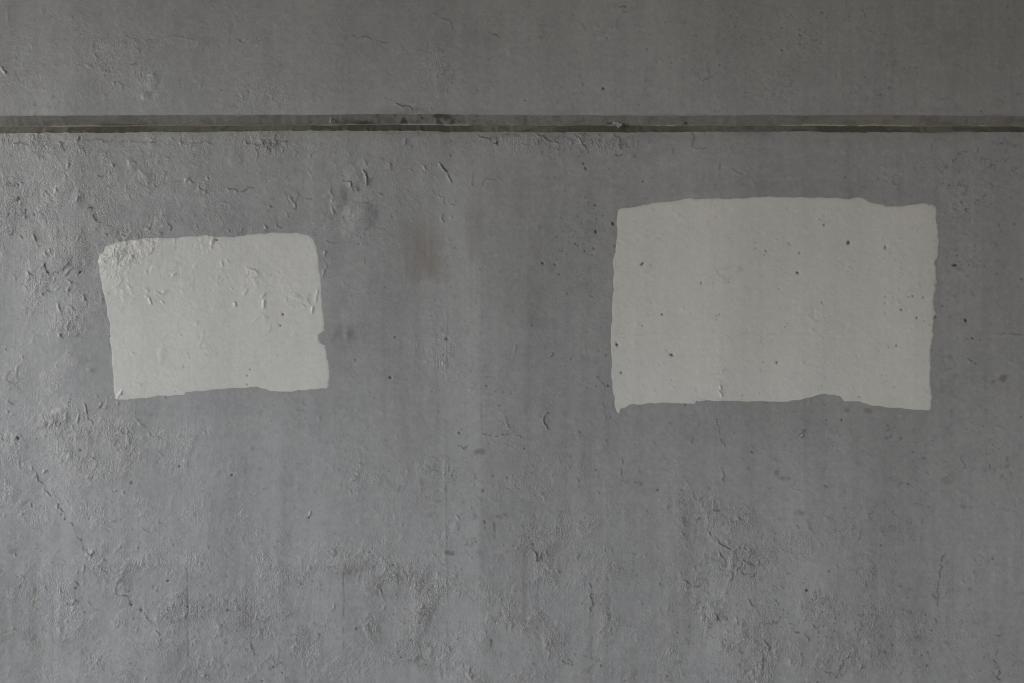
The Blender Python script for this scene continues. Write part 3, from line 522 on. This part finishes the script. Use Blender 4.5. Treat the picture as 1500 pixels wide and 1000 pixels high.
wall = bpy.data.objects.new('concrete_wall', None); C.objects.link(wall)
wall['label'] = 'grey painted concrete wall with flaking paint, a horizontal groove and two pale repainted patches'
wall['category'] = 'wall'; wall['kind'] = 'thing'

def attrs_at(u, v):
    u, v = np.broadcast_arrays(u, v)
    return dict(tone=smp(tone, u, v), stain=smp(stain, u, v), dirt_shade=smp(dirt_shade, u, v), pit=smp(pit, u, v), rust=smp(rust, u, v), crumb=smp(dens, u, v))
def face(name, vgrid):
    ugrid = np.broadcast_to(ua[None, :], vgrid.shape)
    y = -relief(ugrid, vgrid)
    co_ = np.stack([WX(ugrid), y, WZ(vgrid)], -1).reshape(-1, 3)
    me = quads_mesh(name, co_, grid_faces(*vgrid.shape), attrs_at(ugrid, vgrid))
    link(name, me, wall, M_wall); return ugrid, vgrid, y
t_ = np.linspace(0, 1, nlow + 1)[:, None]
vlow = bot_e[None, :] * (1 - t_) + 1021 * t_
ext = np.concatenate([np.arange(1024, 1139, 5.0), [1140.0]])[:, None] + 0 * ua[None, :]
vlow = np.vstack([vlow, ext])
t_ = np.linspace(0, 1, nup + 1)[:, None]
vup = -21 * (1 - t_) + top_e[None, :] * t_
ext = np.arange(-420, -22, 6.0)[:, None] + 0 * ua[None, :]
vup = np.vstack([ext, vup])
LU, LV, LY = face('lower_wall_face', vlow)
face('upper_wall_face', vup)

# groove: two chamfers that meet in a narrow joint at the back
GD = 0.030
apex = (top_e + bot_e) / 2 + n1d(14, .25)
ghash = lambda a, b, s: s * smp(n3, ua[None, :] * 1.0 + a, b * 40)
def chamfer(name, v_from, v_to, y_from, y_to, rows, seed, joint):
    t = np.linspace(0, 1, rows)[:, None]
    V = v_from[None, :] * (1 - t) + v_to[None, :] * t
    rough_ = (smp(n3, ua[None, :] + seed, 300 + t * 26) * .0002 + smp(n9, ua[None, :] + seed, 300 + t * 26) * .0003) * np.sin(np.pi * t)
    Y = y_from[None, :] * (1 - t) + y_to[None, :] * t + rough_
    U = np.broadcast_to(ua[None, :], V.shape)
    if y_from is ygt: Y[0] = -relief(ua, top_e)
    else: Y[-1] = -relief(ua, bot_e)
    d = (0 if y_from is ygt else .42) + 0.2 * sstep(.3, 1.6, smp(n5, U + seed, 500 + t * 20)) + .9 * joint(U, t)  # lower chamfer darker all over: grime with shade painted in
    p = np.zeros_like(d)
    me = quads_mesh(name, np.stack([WX(U), Y, WZ(V)], -1).reshape(-1, 3), grid_faces(rows, len(ua)), dict(dirt_shade=np.clip(d, 0, .72), paint=p))
    return me
def grime_up(U, t):
    a = .9 * np.exp(-((U - 532) / 15) ** 2) * sstep(.5, .95, t) + .9 * np.exp(-((U - 170) / 28) ** 2) * sstep(.8, .98, t)
    a = a + .9 * np.exp(-((U - 600) / 75) ** 2) * sstep(.3, 1.8, smp(n2, U, 640 + t * 12) + .6 * smp(n5, U, 640 + t * 12)) + .55 * np.exp(-((U - 680) / 30) ** 2) * sstep(.4, 1.8, smp(n2, U, 700 + t * 12))
    a = a + .3 * np.exp(-((U - 820) / 60) ** 2) * sstep(.6, 2, smp(n2, U, 740 + t * 12)) + .25 * np.exp(-((U - 400) / 60) ** 2) * sstep(.7, 1, t)
    a = a + .9 * np.exp(-((U - 893) / 4) ** 2) * sstep(.6, .9, t) + .9 * np.exp(-((U - 1006) / 3) ** 2) * sstep(.5, .8, t) * (t < .95)
    return a
def grime_lo(U, t):
    a = .6 * np.exp(-((U - 570) / 70) ** 2) + 1.0 * np.exp(-((U - 1253) / 4.) ** 2) * (t < .5) + .5 * np.exp(-((U - 170) / 35) ** 2) + .35 * np.exp(-((U - 1260) / 60) ** 2)
    a = a + .4 * np.exp(-((U - 860) / 50) ** 2) + .45 * sstep(0, 1.5, smp(n9, U * .4, 610)) * .5
    return a
ygt = -smp(far_h, ua, top_e) * .001; ygb = -smp(far_h, ua, bot_e) * .001
groove_me = chamfer('groove', top_e, apex - .9, ygt, np.full(len(ua), GD), 12, 0, grime_up)
groove = link('groove', groove_me, wall, M_groove); groove['label'] = 'brown dirty chamfered groove running the length of the wall'
lo_me = chamfer('lower_chamfer', apex + .9, bot_e, np.full(len(ua), GD), ygb, 12, 77, grime_lo)
link('lower_chamfer', lo_me, groove, M_groove)
# joint strip at the back of the groove: lighter where paint or mortar still fills it
t = np.linspace(0, 1, 4)[:, None]
V = (apex - .9)[None, :] * (1 - t) + (apex + .9)[None, :] * t
U = np.broadcast_to(ua[None, :], V.shape)
pv = np.clip(-.12 + .32 * n1d(18, 1.0) + .28 * n1d(4, 1.0), 0, .6)
def win(a, b, k=4): return sstep(a - k, a + k, ua) * sstep(b + k, b - k, ua)
pv = np.maximum(pv, 1.0 * win(1178, 1244) + .85 * win(1262, 1294)); pv = np.maximum(pv, .55 * win(1294, 1340))
pv = np.maximum(pv, .55 * win(70, 142)); pv = pv * (1 - .95 * np.maximum(win(142, 200), win(520, 590)) - .95 * win(1249, 1257, 1)) * (1 - .8 * win(-400, 45))
pv = pv * (1 - .75 * win(330, 405)) ; pv = np.maximum(pv, .5 * win(590, 640)); pv = np.clip(pv, 0, 1)
Yj = GD - .004 * np.sin(np.pi * t) * (0.3 + pv[None, :])
Yj[0] += .0; 
me = quads_mesh('joint_filler', np.stack([WX(U), Yj + 0 * U, WZ(V)], -1).reshape(-1, 3), grid_faces(4, len(ua)),
                dict(dirt_shade=np.broadcast_to((1 - pv)[None, :] * .35, U.shape), paint=np.broadcast_to(pv[None, :], U.shape)))
jf = link('joint_filler', me, groove, M_groove); jf['label'] = 'thin pale line of mortar at the back of the groove'

# ------------------------------------------------------------------ the two pale patches: a skin of fresh paint over the same relief
P_small = [(144,384),(146,374.6),(153,369),(154.6,361),(164,357),(195,352),(234,350),(268,347.5),(301,346.6),(341,348),(369,345),(394,342.4),(436,342),(450,344),(461,351),(464,362),(467,387),(469.6,418),(472.4,440),
  (475,477),(476.6,485),(467,491),(467,499),(476.6,506),(480,527),(481.4,544),(481,563.6),(478,568),(458,570.6),(425,572.6),(397,572.6),(388,569),(377,566.4),(352,568),(316,569),(296,571.5),(272,573.4),(269.4,577),(234,578),(212,582.6),
  (175.6,585),(169.4,583),(168,572),(165,530),(162,493.6),(157.4,457),(152,429),(146,401)]
P_big = [(904,312),(906,307),(912,305),(934,303.5),(969,296.5),(1011,292),(1050,291.6),(1089,291),(1103,289),(1177,289),(1223,290.5),(1260,290),(1276,296.5),(1299,303.5),(1326,301),(1354,299.5),(1366,302),(1372,308),(1373.5,318),(1374.5,341),(1372,376),
  (1369,418),(1368,464),(1365,500),(1363,538.5),(1362,570),(1363,593),(1361,598),(1355,599),(1315,598.5),(1287,593),(1264,590),(1260,587),(1236,585.5),(1231,579),(1220,576.5),(1206,576.5),(1170,584),(1149,587),(1117,588),(1068,586),
  (1020,585.5),(1017,590),(972,589),(923,592),(916,596),(909,597),(906,604),(903.5,597),(901,592),(898,577),(896,531),(895,492.5),(897,447),(897.5,411),(901,369),(904,337)]
def sdf_poly(P, x, y):
    P = np.array(P, float); d = np.full(x.shape, 1e9); ins = np.zeros(x.shape, bool); n = len(P)
    for i in range(n):
        a, b_ = P[i], P[(i + 1) % n]; e = b_ - a
        t = np.clip(((x - a[0]) * e[0] + (y - a[1]) * e[1]) / (e @ e), 0, 1)
        d = np.minimum(d, np.hypot(x - a[0] - t * e[0], y - a[1] - t * e[1]))
        c1 = (a[1] <= y) != (b_[1] <= y)
        with np.errstate(divide='ignore', invalid='ignore'):
            ins ^= c1 & (x < a[0] + (y - a[1]) / (e[1] if e[1] else 1e-9) * e[0])
    return np.where(ins, -d, d)
coat = np.sin(uu / 16.0 + 1.5 * N(60)) * .4 + N(14, 60) * .5 + N(2.2, 18) * .35; brush = N(1.3, 1.3); brushh = N(3.5, 1.1)
def patch(P, label, brist):
    P = np.array(P, float); m = 12
    c0, c1 = np.searchsorted(ua, P[:, 0].min() - m), np.searchsorted(ua, P[:, 0].max() + m)
    r0, r1 = int((P[:, 1].min() - m - 195) / STEP), int((P[:, 1].max() + m - 193) / STEP)
    Ug, Vg, Yg = LU[r0:r1, c0:c1].copy(), LV[r0:r1, c0:c1].copy(), LY[r0:r1, c0:c1]
    def sd_(x, y):
        side = np.exp(-((x - P[:, 0].max()) / 9) ** 2) * brist + .35
        return sdf_poly(P, x, y) + side * (.50 * smp(n5, x, y) + .40 * smp(n2, x, y) + .12 * smp(brush, x, y)) + .5 * smp(n5, x, y)
    s = sd_(Ug, Vg)
    cen = (s[:-1, :-1] + s[1:, :-1] + s[:-1, 1:] + s[1:, 1:]) / 4
    use = cen < 0
    idx = np.arange(s.size).reshape(s.shape)
    F = np.stack([idx[:-1, :-1], idx[1:, :-1], idx[1:, 1:], idx[:-1, 1:]], -1)[use]
    cnt = np.bincount(F.ravel(), minlength=s.size).reshape(s.shape)
    edge_ = (cnt > 0) & (cnt < 4)
    gy_, gx_ = np.gradient(s, STEP, STEP)
    g2 = np.maximum(gx_ ** 2 + gy_ ** 2, .3)
    dx_, dy_ = np.clip(-s * gx_ / g2, -.8, .8), np.clip(-s * gy_ / g2, -.8, .8)
    Ug[edge_] += dx_[edge_]; Vg[edge_] += dy_[edge_]
    lift = np.where(edge_, .00012, .00055)
    Y = np.where(edge_, -relief(Ug, Vg), Yg) - lift
    at = attrs_at(Ug, Vg); at['tone'] = at['tone'] * .35 ; at['dirt_shade'] = at['dirt_shade'] * .55; at['rust'] = at['rust'] * 0
    at['tone'] = at['tone'] - .07 * np.clip(1 + s / 3.5, 0, 1) - .10 * np.clip(1 + s / 7.0, 0, 1) * sstep(-.2, 1.4, smp(n2, Ug, Vg)) * np.exp(-((Ug - P[:, 0].max()) / 14) ** 2) + .015 * smp(coat, Ug, Vg)
    rm = np.full(s.size, -1); used = np.unique(F); rm[used] = np.arange(len(used))
    me = quads_mesh('paint_patch', np.stack([WX(Ug), Y, WZ(Vg)], -1).reshape(-1, 3)[used], rm[F], {k: v.ravel()[used] for k, v in at.items()})
    o = link('paint_patch', me, wall, M_patch); o['label'] = label
patch(P_small, 'smaller pale patch of fresh paint, on the left, over blistered paint', .6)
patch(P_big, 'larger pale patch of fresh paint, on the right, dotted with pinholes', 1.5)

# ------------------------------------------------------------------ loose bits: curled flakes, a white drip and a chip in the groove
def flake(name, u, v, L, Wd, ang, lift, curl, m, label=None, y=None, parent=None):
    nu_, nv_ = 9, 5
    s, t = np.meshgrid(np.linspace(-1, 1, nu_), np.linspace(0, 1, nv_))
    r2 = np.random.default_rng(int(u * 7 + v))
    wv = 1 - .45 * s ** 2 + .18 * r2.standard_normal(nu_)[None, :]
    a = s * L / 2 + .5 * r2.standard_normal(nu_)[None, :]; b_ = t * Wd * wv
    c_, s_ = math.cos(math.radians(ang)), math.sin(math.radians(ang))
    Uu, Vv = u + a * c_ - b_ * s_, v + a * s_ + b_ * c_
    base = -relief(Uu, Vv) if y is None else np.full(Uu.shape, y)
    Y = base - (.0003 + lift * .001 * t ** curl * (1 - .5 * s ** 2))
    front = np.stack([WX(Uu), Y, WZ(Vv)], -1).reshape(-1, 3); back = front + np.array([0, .0005, 0])
    f = grid_faces(nv_, nu_); n = len(front); fb = f[:, ::-1] + n
    ring = list(range(nu_)) + [nu_ * (i + 1) - 1 for i in range(1, nv_)] + [n - 1 - i for i in range(1, nu_)] + [nu_ * i for i in range(nv_ - 2, 0, -1)]
    rf = np.array([(ring[i], ring[(i + 1) % len(ring)], ring[(i + 1) % len(ring)] + n, ring[i] + n) for i in range(len(ring))])
    me = quads_mesh(name, np.vstack([front, back]), np.vstack([f, fb, rf]))
    o = link(name, me, parent or wall, m)
    if label: o['label'] = label
    return o
for (u, v, L, Wd, ang, lf) in [(23, 268, 12, 5, 25, 3.0), (12, 270, 6, 4, 60, 3.2), (25, 292, 6, 4, 20, 2.6), (51, 314, 6, 3.5, 70, 2.6), (38, 312, 9, 4, 95, 2.5), (648, 246, 13, 3.5, 48, 2.6),
        (68, 394, 13, 4, 65, 2.6), (728, 210, 7, 4.5, 85, 2.8), (809, 520, 9, 5, 130, 3.0), (524, 277, 8, 4, 75, 2.4), (139, 318, 11, 3.5, 60, 2.4), (317, 349, 7, 5, 15, 3.0),
        (116, 396, 8, 5, 35, 2.6), (1100, 840, 12, 4, 5, 2.4), (1172, 636, 10, 4, -45, 2.4), (786, 812, 11, 3.5, 65, 2.4), (832, 969, 11, 4.5, 45, 2.8), (1062, 902, 9, 6, 30, 2.6), (94, 217, 12, 4.5, 60, 2.6)]:
    flake('paint_flake', u, v, L, Wd, ang, lf * .6, 1.3, M_flake)
flake('paint_drip', 485, 171, 3.2, 13, 8, 2.0, .6, M_white, 'short white drip of paint in the groove', y=.006, parent=wall)
flake('paint_chip', 906, 178, 14, 7, 12, 3.0, .8, M_flake, 'pale curled chip of paint lodged in the groove', y=.014, parent=wall)
